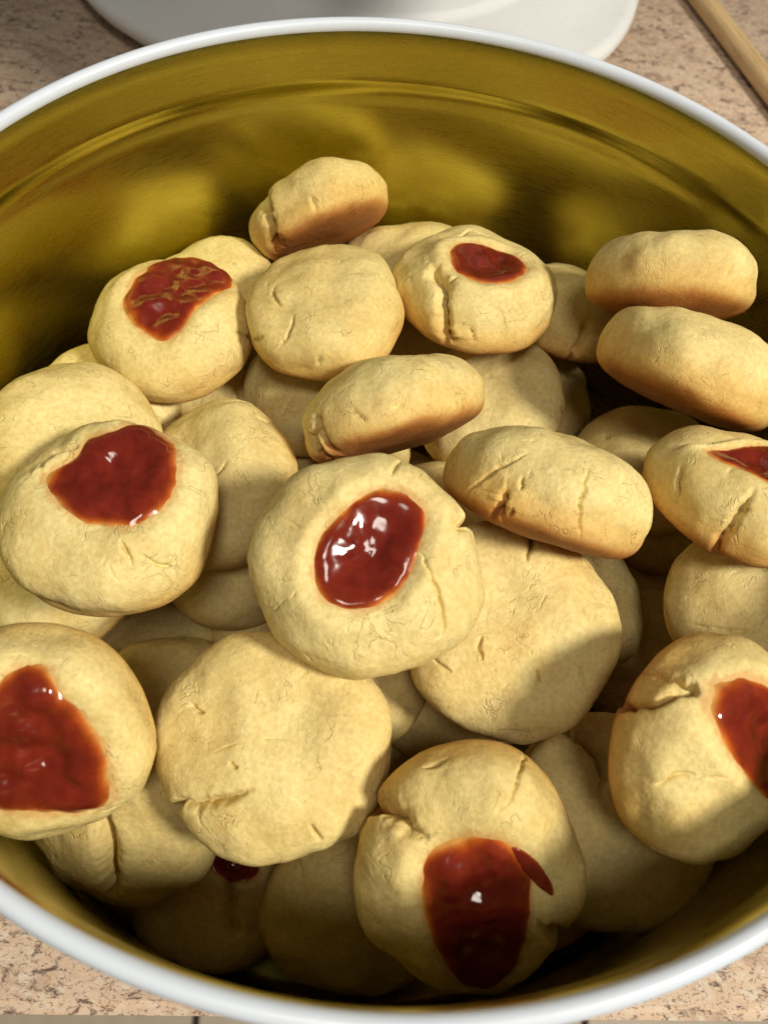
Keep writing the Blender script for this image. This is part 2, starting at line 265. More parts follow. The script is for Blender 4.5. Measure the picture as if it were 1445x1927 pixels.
# ------------------------------------------------------------------ materials
def new_mat(name):
    m = bpy.data.materials.new(name); m.use_nodes = True
    nt = m.node_tree; b = nt.nodes['Principled BSDF']
    return m, nt, b
def N(nt, t, **kw):
    n = nt.nodes.new(t)
    for k, v in kw.items():
        if k.startswith('_'): setattr(n, k[1:], v)
        else: n.inputs[k.replace('__', ' ')].default_value = v
    return n
def ramp(nt, stops, fac=None, interp='LINEAR'):
    n = nt.nodes.new('ShaderNodeValToRGB'); n.color_ramp.interpolation = interp
    el = n.color_ramp.elements
    while len(el) < len(stops): el.new(0.5)
    for e, (p, c) in zip(el, stops):
        e.position = p; e.color = (c[0], c[1], c[2], 1) if not np.isscalar(c) else (c, c, c, 1)
    if fac is not None: nt.links.new(fac, n.inputs['Fac'])
    return n
def objvec(nt, rnd=True):
    tc = nt.nodes.new('ShaderNodeTexCoord')
    if not rnd: return tc.outputs['Object']
    oi = nt.nodes.new('ShaderNodeObjectInfo')
    ad = N(nt, 'ShaderNodeVectorMath', _operation='ADD'); sc = N(nt, 'ShaderNodeVectorMath', _operation='SCALE')
    sc.inputs[0].default_value = (3.1, 5.7, 4.3); nt.links.new(oi.outputs['Random'], sc.inputs['Scale'])
    nt.links.new(tc.outputs['Object'], ad.inputs[0]); nt.links.new(sc.outputs[0], ad.inputs[1])
    return ad.outputs[0]
def tex(nt, vec, scale, detail=3, rough=0.55, dist=0.0):
    n = N(nt, 'ShaderNodeTexNoise', Scale=scale, Detail=detail, Roughness=rough, Distortion=dist)
    nt.links.new(vec, n.inputs['Vector']); return n
def mix(nt, a, b, fac, blend='MIX'):
    n = nt.nodes.new('ShaderNodeMix'); n.data_type = 'RGBA'; n.blend_type = blend
    for sock, val in ((n.inputs[6], a), (n.inputs[7], b), (n.inputs[0], fac)):
        if hasattr(val, 'is_linked') or isinstance(val, bpy.types.NodeSocket): nt.links.new(val, sock)
        elif np.isscalar(val): sock.default_value = val
        else: sock.default_value = (*val, 1)
    return n.outputs[2]
def mth(nt, op, a, b=None, c=None):
    n = N(nt, 'ShaderNodeMath', _operation=op)
    for s, v in zip(n.inputs, (a, b, c)):
        if v is None: continue
        if isinstance(v, bpy.types.NodeSocket): nt.links.new(v, s)
        else: s.default_value = v
    return n.outputs[0]
def bump(nt, height, strength, dist, prev=None):
    n = N(nt, 'ShaderNodeBump', Strength=strength, Distance=dist)
    nt.links.new(height, n.inputs['Height'])
    if prev is not None: nt.links.new(prev, n.inputs['Normal'])
    return n.outputs['Normal']

def make_dough():
    m, nt, b = new_mat('baked_dough'); L = nt.links.new
    v = objvec(nt)
    at = N(nt, 'ShaderNodeAttribute', _attribute_name='bake')
    base = ramp(nt, [(0, (0.80, 0.68, 0.315)), (0.3, (0.77, 0.55, 0.195)), (0.65, (0.56, 0.27, 0.075)), (1, (0.34, 0.135, 0.035))], at.outputs['Fac'])
    n1 = tex(nt, v, 85, 5, 0.62); r1 = ramp(nt, [(0.3, (0.88, 0.82, 0.70)), (0.5, (0.99, 0.98, 0.95)), (0.7, (1.06, 1.07, 1.09))], n1.outputs['Fac'])
    c1 = mix(nt, base.outputs[0], r1.outputs[0], 1.0, 'MULTIPLY')
    n2 = tex(nt, v, 900, 2); r2 = ramp(nt, [(0.35, (0.91, 0.87, 0.79)), (0.65, (1.04, 1.04, 1.05))], n2.outputs['Fac'])
    c2 = mix(nt, c1, r2.outputs[0], 1.0, 'MULTIPLY')
    # scattered tiny toasted specks
    vo = N(nt, 'ShaderNodeTexVoronoi', Scale=190.0, Randomness=1.0); L(v, vo.inputs['Vector'])
    sp = ramp(nt, [(0.04, 1.0), (0.075, 0.0)], vo.outputs['Distance'])
    n3 = tex(nt, v, 120, 1); msk = ramp(nt, [(0.62, 0.0), (0.68, 0.55)], n3.outputs['Fac'])
    c3 = mix(nt, c2, (0.46, 0.25, 0.08), mth(nt, 'MULTIPLY', sp.outputs[0], msk.outputs[0]))
    st = N(nt, 'ShaderNodeAttribute', _attribute_name='stain')
    c3 = mix(nt, c3, (0.60, 0.25, 0.06), st.outputs['Fac'])
    oi = nt.nodes.new('ShaderNodeObjectInfo')
    var = ramp(nt, [(0, (0.93, 0.90, 0.84)), (0.5, (1.0, 0.99, 0.97)), (1, (1.03, 1.05, 1.08))], oi.outputs['Random'])
    c3 = mix(nt, c3, var.outputs[0], 1.0, 'MULTIPLY')
    L(c3, b.inputs['Base Color'])
    b.inputs['Roughness'].default_value = 0.62; b.inputs['Specular IOR Level'].default_value = 0.32
    b.inputs['Subsurface Weight'].default_value = 0.08; b.inputs['Subsurface Radius'].default_value = (1.0, 0.55, 0.22)
    b.inputs['Subsurface Scale'].default_value = 0.0022
    # fine relief: pores, crumb, hairline tears
    def crease(scale, width, dist):
        n_ = tex(nt, v, scale, 3, 0.62, dist)
        d_ = mth(nt, 'ABSOLUTE', mth(nt, 'SUBTRACT', n_.outputs['Fac'], 0.5))
        return ramp(nt, [(0.0, 1.0), (width, 0.0)], d_).outputs[0]
    mk1 = ramp(nt, [(0.52, 0.0), (0.63, 1.0)], tex(nt, v, 130, 2).outputs['Fac']).outputs[0]
    mk2 = ramp(nt, [(0.51, 0.0), (0.64, 1.0)], tex(nt, v, 210, 2, 0.6).outputs['Color']).outputs[0]
    tear = mth(nt, 'MULTIPLY', mth(nt, 'MULTIPLY', crease(140, 0.016, 0.6), mk1), -1.0)
    tear = mth(nt, 'SUBTRACT', tear, mth(nt, 'MULTIPLY', mth(nt, 'MULTIPLY', crease(290, 0.022, 0.4), mk2), 0.5))
    f1 = tex(nt, v, 950, 4, 0.66); f2 = tex(nt, v, 2800, 1, 0.6)
    vp = N(nt, 'ShaderNodeTexVoronoi', Scale=1300.0); L(v, vp.inputs['Vector'])
    pit = ramp(nt, [(0.10, 0.0), (0.32, 1.0)], vp.outputs['Distance']); pm = ramp(nt, [(0.48, 0.0), (0.64, 1.0)], n1.outputs['Fac'])
    pore = mth(nt, 'MULTIPLY', mth(nt, 'SUBTRACT', pit.outputs[0], 1.0), pm.outputs[0])
    hgt = mth(nt, 'MULTIPLY', tear, 0.00016)
    hgt = mth(nt, 'MULTIPLY_ADD', f1.outputs['Fac'], 0.00013, hgt)
    hgt = mth(nt, 'MULTIPLY_ADD', f2.outputs['Fac'], 0.00008, hgt)
    hgt = mth(nt, 'MULTIPLY_ADD', pore, 0.00006, hgt)
    L(bump(nt, hgt, 1.0, 1.0), b.inputs['Normal'])
    return m
def make_jam(name='red_jam', gloss_lo=0.07, gloss_hi=0.17, spec=0.55):
    m, nt, b = new_mat(name); L = nt.links.new
    v = objvec(nt)
    at = N(nt, 'ShaderNodeAttribute', _attribute_name='thin')
    base = ramp(nt, [(0, (0.165, 0.017, 0.010)), (0.25, (0.23, 0.029, 0.010)), (0.5, (0.42, 0.088, 0.014)), (0.9, (0.64, 0.30, 0.075))], at.outputs['Fac'])
    n1 = tex(nt, v, 260, 4, 0.6, 0.6); r1 = ramp(nt, [(0.3, (0.75, 0.7, 0.7)), (0.7, (1.25, 1.3, 1.2))], n1.outputs['Fac'])
    c = mix(nt, base.outputs[0], r1.outputs[0], 1.0, 'MULTIPLY')
    L(c, b.inputs['Base Color'])
    rr = tex(nt, v, 400, 2); rg = ramp(nt, [(0.35, gloss_lo), (0.7, gloss_hi)], rr.outputs['Fac']); L(rg.outputs[0], b.inputs['Roughness'])
    b.inputs['IOR'].default_value = 1.45; b.inputs['Specular IOR Level'].default_value = spec
    b.inputs['Coat Weight'].default_value = 0.0; b.inputs['Coat Roughness'].default_value = 0.06
    b.inputs['Subsurface Weight'].default_value = 0.25; b.inputs['Subsurface Radius'].default_value = (1.0, 0.12, 0.05)
    b.inputs['Subsurface Scale'].default_value = 0.0012
    nb = bump(nt, tex(nt, v, 190, 0, 0.5, 0.2).outputs['Fac'], 0.10, 0.0008)
    L(nb, b.inputs['Normal']); L(nb, b.inputs['Coat Normal'])
    return m
def make_gold():
    m, nt, b = new_mat('gold_lacquer'); L = nt.links.new
    v = objvec(nt, False)
    n1 = tex(nt, v, 40, 3); r1 = ramp(nt, [(0.3, (0.46, 0.405, 0.075)), (0.7, (0.53, 0.465, 0.10))], n1.outputs['Fac'])
    L(r1.outputs[0], b.inputs['Base Color'])
    b.inputs['Metallic'].default_value = 1.0
    mp = N(nt, 'ShaderNodeMapping'); mp.inputs['Scale'].default_value = (1, 1, 9); L(v, mp.inputs['Vector'])
    n2 = tex(nt, mp.outputs[0], 160, 4, 0.6); r2 = ramp(nt, [(0.3, 0.24), (0.75, 0.34)], n2.outputs['Fac'])
    L(r2.outputs[0], b.inputs['Roughness'])
    # scuffs
    vo = N(nt, 'ShaderNodeTexNoise', Scale=900.0, Detail=2.0); mp2 = N(nt, 'ShaderNodeMapping'); mp2.inputs['Scale'].default_value = (0.25, 0.25, 1.3)
    L(v, mp2.inputs['Vector']); L(mp2.outputs[0], vo.inputs['Vector'])
    nb = bump(nt, n2.outputs['Fac'], 0.05, 0.0004)
    L(nb, b.inputs['Normal'])
    return m
def make_paint(name, col, rough=0.3, spec=0.5, var=0.04, coat=0.0):
    m, nt, b = new_mat(name); L = nt.links.new
    v = objvec(nt, False)
    n1 = tex(nt, v, 60, 4)
    r1 = ramp(nt, [(0.3, tuple(c * (1 - var) for c in col)), (0.7, col)], n1.outputs['Fac'])
    L(r1.outputs[0], b.inputs['Base Color'])
    rr = ramp(nt, [(0.3, rough * 0.85), (0.7, rough * 1.25)], tex(nt, v, 220, 3).outputs['Fac']); L(rr.outputs[0], b.inputs['Roughness'])
    b.inputs['Specular IOR Level'].default_value = spec; b.inputs['Coat Weight'].default_value = coat
    L(bump(nt, tex(nt, v, 1500, 2).outputs['Fac'], 0.08, 0.0002), b.inputs['Normal'])
    return m
def make_counter():
    m, nt, b = new_mat('speckled_laminate'); L = nt.links.new
    v = objvec(nt, False)
    mp = N(nt, 'ShaderNodeMapping'); mp.inputs['Scale'].default_value = (0.75, 1.25, 1); mp.inputs['Rotation'].default_value = (0, 0, 0.5); L(v, mp.inputs['Vector'])
    w = mp.outputs[0]
    big = tex(nt, w, 75, 4, 0.6)
    c = ramp(nt, [(0.25, (0.36, 0.25, 0.185)), (0.45, (0.65, 0.48, 0.35)), (0.60, (0.73, 0.57, 0.43)), (0.78, (0.66, 0.39, 0.23))], big.outputs['Fac']).outputs[0]
    mid2 = tex(nt, w, 330, 5, 0.7, 0.3); k2 = ramp(nt, [(0.50, 0.0), (0.64, 0.9)], mid2.outputs['Fac'])
    c = mix(nt, c, (0.74, 0.64, 0.52), k2.outputs[0])
    mid = tex(nt, w, 290, 6, 0.72, 0.5); k = ramp(nt, [(0.37, 1.0), (0.47, 0.0)], mid.outputs['Fac'])
    c = mix(nt, c, (0.16, 0.11, 0.09), k.outputs[0])
    fine = tex(nt, w, 1000, 3, 0.7); k3 = ramp(nt, [(0.34, 0.8), (0.46, 0.0)], fine.outputs['Fac'])
    c = mix(nt, c, (0.17, 0.11, 0.085), k3.outputs[0])
    L(c, b.inputs['Base Color'])
    b.inputs['Roughness'].default_value = 0.42; b.inputs['Specular IOR Level'].default_value = 0.35
    L(bump(nt, fine.outputs['Fac'], 0.15, 0.0002), b.inputs['Normal'])
    return m
def make_wood():
    m, nt, b = new_mat('pale_wood'); L = nt.links.new
    v = objvec(nt, False)
    mp = N(nt, 'ShaderNodeMapping'); mp.inputs['Scale'].default_value = (14, 14, 0.6); L(v, mp.inputs['Vector'])
    n = tex(nt, mp.outputs[0], 60, 5, 0.6, 0.5)
    L(ramp(nt, [(0.3, (0.42, 0.27, 0.12)), (0.55, (0.60, 0.43, 0.22)), (0.75, (0.68, 0.51, 0.29))], n.outputs['Fac']).outputs[0], b.inputs['Base Color'])
    b.inputs['Roughness'].default_value = 0.5
    L(bump(nt, n.outputs['Fac'], 0.2, 0.0003), b.inputs['Normal'])
    return m
DOUGH, JAMM, GOLD = make_dough(), make_jam(), make_gold()
JAM_DULL = make_jam('dull_red_jam', 0.22, 0.34, 0.25)
WHITE = make_paint('white_tin_enamel', (0.70, 0.78, 0.90), 0.28)
PLASTIC = make_paint('white_plastic', (0.88, 0.92, 0.95), 0.3)
COUNTER, WOOD = make_counter(), make_wood()
TILE = make_paint('cream_floor_tile', (0.62, 0.54, 0.42), 0.35, 0.5, 0.12)
GROUT = make_paint('dark_grout', (0.07, 0.055, 0.045), 0.8, 0.3, 0.2)

# ------------------------------------------------------------------ setting: counter and floor
TZ = -0.117                     # counter top; the tin's mouth is the plane z = 0
YAW = math.radians(6.2)
def counter():
    o = empty('kitchen_counter')
    bm = bmesh.new(); bmesh.ops.create_cube(bm, size=1)
    bmesh.ops.scale(bm, vec=(2.4, 0.66, 0.038), verts=bm.verts)
    bmesh.ops.bevel(bm, geom=bm.edges[:], offset=0.0035, segments=3, affect='EDGES')
    me = bpy.data.meshes.new('counter'); bm.to_mesh(me); bm.free(); me.materials.append(COUNTER)
    for p in me.polygons: p.use_smooth = True
    bpy.data.objects.remove(o)
    c = link(bpy.data.objects.new('counter', me))
    c.rotation_euler.z = YAW
    ey = -0.1125 + 0.33
    c.location = Matrix.Rotation(YAW, 3, 'Z') @ Vector((0, ey, 0)) + Vector((0, 0, TZ - 0.019))
    tag(c, kind='structure')
def floor():
    zf = -1.0
    Rz = Matrix.Rotation(YAW + math.radians(0.4), 4, 'Z')
    f = mesh_obj('floor', [(-2, -2, 0), (2, -2, 0), (2, 1.4, 0), (-2, 1.4, 0)], [(0, 1, 2, 3)], GROUT, smooth=False)
    f.matrix_world = Matrix.Translation((0, 0, zf)) @ Rz
    tag(f, kind='structure')
    bm = bmesh.new(); bmesh.ops.create_cube(bm, size=1); bmesh.ops.scale(bm, vec=(0.427, 0.427, 0.01), verts=bm.verts)
    bmesh.ops.bevel(bm, geom=bm.edges[:], offset=0.0015, segments=1, affect='EDGES')
    me = bpy.data.meshes.new('tile'); bm.to_mesh(me); bm.free(); me.materials.append(TILE)
    for i in range(-2, 4):
        for j in range(-3, 2):
            t = link(bpy.data.objects.new('tile', me), f)
            t.location = (-0.145 + (i + 0.5) * 0.4345, -0.1 + j * 0.4345, 0.004)
counter(); floor()

# ------------------------------------------------------------------ tin
def tin():
    t = empty('cookie_tin', (0, 0, 0))
    tag(t, 'round white cookie tin with gold lacquered inside, full of jam cookies', 'tin')
    # inside lining: lid seat, stepped bead, straight wall, rounded floor
    ins = [(0.1118, -0.0006), (0.1112, -0.0020), (0.1110, -0.0060), (0.1109, -0.0128), (0.1107, -0.0142), (0.1109, -0.0152), (0.1117, -0.0168), (0.1122, -0.0184), (0.1122, -0.0200),
           (0.1118, -0.0216), (0.1115, -0.0235), (0.1114, -0.06), (0.1114, -0.1090), (0.1108, -0.1125), (0.1090, -0.1146), (0.106, -0.1150), (0.06, -0.1150), (0.0005, -0.1150)]
    lathe('lining', ins, GOLD, t, 320)
    out = [(0.1127, -0.0010), (0.1124, -0.0030), (0.1123, -0.0150), (0.1130, -0.0190), (0.1128, -0.024), (0.1126, -0.06), (0.1126, -0.112), (0.1110, -0.1166), (0.104, -0.1168), (0.0005, -0.1166)]
    lathe('outer_wall', out, WHITE, t, 320)
    a = np.linspace(0, 2 * np.pi, 20, endpoint=False)
    prof = [(0.1131 + 0.0017 * math.cos(x), -0.0002 + 0.0019 * math.sin(x)) for x in a]
    lathe('rim', prof, WHITE, t, 320, closed=True)
tin()

# ------------------------------------------------------------------ cookies
HT, HB = 0.285, 0.20
def cube_sphere(n):
    a = np.tan(np.linspace(-np.pi / 4, np.pi / 4, n + 1))
    X, Y = np.meshgrid(a, a, indexing='ij'); one = np.ones_like(X)
    faces = [np.stack(q, -1) for q in ((X, Y, one), (Y, X, -one), (one, X, Y), (-one, Y, X), (Y, one, X), (X, -one, Y))]
    V = np.concatenate([f.reshape(-1, 3) for f in faces])
    V /= np.linalg.norm(V, axis=1)[:, None]
    key = np.round(V * 1e5).astype(np.int64); _, first, inv = np.unique(key, axis=0, return_index=True, return_inverse=True)
    inv = inv.ravel()
    idx = np.arange(6 * (n + 1) ** 2).reshape(6, n + 1, n + 1)
    q = np.stack([idx[:, :-1, :-1], idx[:, 1:, :-1], idx[:, 1:, 1:], idx[:, :-1, 1:]], -1).reshape(-1, 4)
    q = inv[q]; U = V[first]
    # consistent outward winding
    c = np.cross(U[q[:, 1]] - U[q[:, 0]], U[q[:, 2]] - U[q[:, 0]])
    flip = (c * U[q[:, 0]]).sum(1) < 0
    q[flip] = q[flip][:, ::-1]
    return U, q
_cs = {n: cube_sphere(n) for n in (132, 60, 34)}

class Shape:
    def __init__(s, D, seed, asp=(1, 1), flat=0.0):
        r = np.random.default_rng(seed); s.D = D; s.off = r.uniform(0, 90, 3)
        s.h = [(k, r.uniform(0.3, 1) * amp, r.uniform(0, 6.28)) for k, amp in ((2, .022), (3, .018), (4, .010), (5, .009), (7, .005))]
        s.pt = r.uniform(2.2, 2.6) + 0.8 * flat; s.ht = HT * (1 - 0.25 * flat); s.asp = asp
    def base(s, u):
        a = np.arctan2(u[:, 1], u[:, 0])
        R = 0.5 * s.D / np.sqrt((np.cos(a) / s.asp[0]) ** 2 + (np.sin(a) / s.asp[1]) ** 2) * (1 + sum(m * np.cos(k * a + ph) for k, m, ph in s.h))
        top = u[:, 2] > 0
        h = np.where(top, s.ht, HB) * s.D; p = np.where(top, s.pt, 3.4)
        rho = np.hypot(u[:, 0], u[:, 1]) / R; z = np.abs(u[:, 2]) / h
        P = u * ((rho ** p + z ** p) ** (-1 / p))[:, None]
        rr = np.hypot(P[:, 0], P[:, 1]) / R; zz = np.abs(P[:, 2]) / h
        n = np.stack([P[:, 0] / R ** 2 * np.maximum(rr, 1e-4) ** (p - 2), P[:, 1] / R ** 2 * np.maximum(rr, 1e-4) ** (p - 2), np.sign(P[:, 2]) * zz ** (p - 1) / h], -1)
        n /= np.linalg.norm(n, axis=1)[:, None] + 1e-12
        return P, n

def polar_poly(poly):
    """smoothed jam outline as radius over angle about its centre (metres)"""
    p = np.array(poly) / 1000.0
    for _ in range(2):
        q = np.roll(p, -1, 0); p = np.stack([p * .75 + q * .25, p * .25 + q * .75], 1).reshape(-1, 2)
    d = np.roll(p, -1, 0); A = (p[:, 0] * d[:, 1] - d[:, 0] * p[:, 1]); ar = A.sum() / 2
    c = ((p + d) * A[:, None]).sum(0) / (6 * ar)
    a = np.arctan2(p[:, 1] - c[1], p[:, 0] - c[0]); r = np.hypot(p[:, 0] - c[0], p[:, 1] - c[1])
    o = np.argsort(a); a, r = a[o], r[o]
    return c, lambda t: np.interp((t + np.pi) % (2 * np.pi) - np.pi, np.r_[a - 2 * np.pi, a, a + 2 * np.pi], np.r_[r, r, r])

WID = {0: 0.00014, 1: 0.00028, 2: 0.00065, 3: 0.0012}; DEP = {0: 0.00036, 1: 0.0015, 2: 0.0034, 3: 0.0050}; LIP = {0: 0.0, 1: 0.00022, 2: 0.0006, 3: 0.0009}
def crack_line(shape, pts, rng, jit):
    """points near the surface -> jittered polyline on the surface"""
    p = np.array(pts, float)
    seg = np.linalg.norm(np.diff(p, axis=0), axis=1); s = np.r_[0, np.cumsum(seg)]
    k = max(4, int(s[-1] / 0.0013)); t = np.linspace(0, s[-1], k)
    q = np.stack([np.interp(t, s, p[:, i]) for i in range(3)], 1)
    q[1:-1] += rng.normal(0, jit * 1.5, (k - 2, 3))
    for _ in range(1):                                  # round the corners off
        q = np.concatenate([q[:1], np.stack([q[:-1] * .75 + q[1:] * .25, q[:-1] * .25 + q[1:] * .75], 1).reshape(-1, 3), q[-1:]])
    u = q / np.linalg.norm(q, axis=1)[:, None]
    return shape.base(u)

def build_dough(key, name, D, cracks, jam, n, seed, parent):
    rng = np.random.default_rng(seed)
    U, Q = _cs[n]; sh = Shape(D, seed, *FORM.get(key, ((1, 1), 0.0)))
    P, Nn = sh.base(U)
    disp = np.zeros(len(P))
    q = P + sh.off
    disp += 0.0019 * noise(P / 0.016 + sh.off) + 0.00055 * noise(P / 0.0065 + sh.off * 2)
    disp += 0.00010 * noise(P / 0.0024 + sh.off * 3) + 0.00004 * noise(P / 0.0009 + sh.off)
    side = sstep(-0.35, 0.1, P[:, 2] / (HB * D))
    disp *= 0.35 + 0.65 * side
    dent = np.zeros(len(P))
    if jam is not None:
        c, rf = jam
        dx, dy = P[:, 0] - c[0], P[:, 1] - c[1]
        rr = np.hypot(dx, dy) / rf(np.arctan2(dy, dx))
        up_ = (P[:, 2] > 0)
        dent = np.where(up_, -0.0034 * (1 - sstep(0.10, 1.10, rr)) + 0.0010 * np.exp(-((rr - 1.28) / 0.22) ** 2), 0)
    # cracks: traced ones plus a few random short tears
    lines = [(k, np.array(p) / 1000.0, 0.00016) for k, p in cracks]
    nr = 9 if n >= 60 else 4
    def walk(u, head, steps, ds):
        pts = [u]
        for _ in range(steps):
            head = head + rng.normal(0, 0.55, 3); head -= u * (head @ u); head /= np.linalg.norm(head)
            u = u + head * ds; u = u / np.linalg.norm(u); pts.append(u)
        return np.array(pts)
    for _ in range(nr // 2):
        a = rng.uniform(0, 6.28); el = rng.uniform(0.0, 0.75)
        u0 = np.array((math.cos(a) * math.cos(el), math.sin(a) * math.cos(el), math.sin(el)))
        w = walk(u0, rng.normal(size=3), int(rng.integers(3, 8)), rng.uniform(0.025, 0.05))
        lines.append((0, w, 0.0))
        if rng.random() < 0.6:
            lines.append((0, walk(w[len(w) // 2], rng.normal(size=3), 3, 0.03), 0.0))
    for _ in range(3 if not cracks else 1):            # edge splits
        a = rng.uniform(0, 6.28); da = rng.normal(0, 0.12)
        pts = [np.array((math.cos(a + da * s) * math.cos(el), math.sin(a + da * s) * math.cos(el), math.sin(el) * 0.8)) for s, el in enumerate((-0.25, 0.0, 0.25, 0.5))]
        lines.append((int(rng.integers(0, 2)), np.array(pts), 0.0))
    for m_, (k, pts, jit) in enumerate(lines):
        if k >= 2 and np.abs(pts).max() < 0.2:
            for end in (0, -1):
                e = pts[end]
                if math.hypot(e[0], e[1]) > 0.40 * D:
                    ex = [np.array((e[0] * 1.04, e[1] * 1.04, -0.02 * D)), np.array((e[0] * 1.04, e[1] * 1.04, -0.14 * D))]
                    pts = np.array((ex[::-1] + list(pts)) if end == 0 else (list(pts) + ex))
            lines[m_] = (k, pts, jit)
    wob = noise(P / 0.0016 + 7.0)
    for k, pts, jit in lines:
        if np.abs(pts).max() > 0.2:                    # unit directions -> surface points
            pts = sh.base(pts / np.linalg.norm(pts, axis=1)[:, None])[0]; jit = 0.00012
        C3, Cn = crack_line(sh, pts, rng, jit)
        w0 = WID[k] * rng.uniform(0.85, 1.25); reach = w0 * 9
        lo, hi = C3.min(0) - reach, C3.max(0) + reach
        I = np.nonzero(((P > lo) & (P < hi)).all(1))[0]
        if len(I) == 0: continue
        X = P[I]; best = np.full(len(I), 1e9); tb = np.zeros(len(I)); sd = np.zeros(len(I))
        m = len(C3) - 1
        for s in range(m):
            A, B = C3[s], C3[s + 1]; d = B - A; l2 = d @ d + 1e-14
            t = np.clip((X - A) @ d / l2, 0, 1); v = X - (A + t[:, None] * d); dist = np.sqrt((v * v).sum(1))
            up2 = dist < best
            best = np.where(up2, dist, best); tb = np.where(up2, (s + t) / m, tb)
            sd = np.where(up2, v @ np.cross(Cn[s], d / math.sqrt(l2)), sd)
        tap = np.sin(np.pi * np.clip(tb, 0, 1)) ** 0.8
        if k >= 2: tap = np.clip(np.minimum(tb + 0.25, 1 - tb) * 4, 0, 1)
        w = w0 * (0.45 + 0.55 * tap) * (1 + 0.25 * wob[I])
        flip = 1 if rng.random() < 0.5 else -1
        cut = -DEP[k] * tap * np.exp(-np.abs(best / w) ** 1.4)
        lip = LIP[k] * tap * np.where(sd * flip > 0, np.exp(-best / (w0 * 4)), -0.5 * np.exp(-best / (w0 * 4)))
        disp[I] += cut + lip
    P2 = P + Nn * disp[:, None]; P2[:, 2] += dent
    # baked browning: underside and the foot of the side wall
    zrel = P[:, 2] / (HB * D)
    bn = noise(P / 0.009 + sh.off) * 0.16 + noise(P / 0.003 + 3) * 0.06
    bake = 0.95 * (1 - sstep(-1.05, -0.40, zrel + bn * 0.7)) + 0.10 * (noise(P / 0.012 + 31) > 0.3) * 0
    bake *= rng.uniform(0.75, 1.1)
    bake += rng.uniform(0.18, 0.48) * (1 - sstep(-0.6, 0.65, zrel + bn * 1.3)) + rng.uniform(0.03, 0.16) * np.clip(noise(P / 0.014 + sh.off[::-1]) + 0.15, 0, 1)
    stain = np.zeros(len(P))
    if jam is not None:
        rs = rr + 0.06 * noise(P / 0.0028 + 51) + 0.05 * noise(P / 0.0011 + 77)
        stain = np.where(up_, 0.5 * (1 - sstep(0.97, 1.08, rs)), 0)
    o = mesh_obj(name, P2, Q, DOUGH, parent)
    at = o.data.attributes.new('stain', 'FLOAT', 'POINT'); at.data.foreach_set('value', stain.astype(np.float32))
    at = o.data.attributes.new('bake', 'FLOAT', 'POINT'); at.data.foreach_set('value', np.clip(bake, 0, 1).astype(np.float32))
    return o, P2, Q

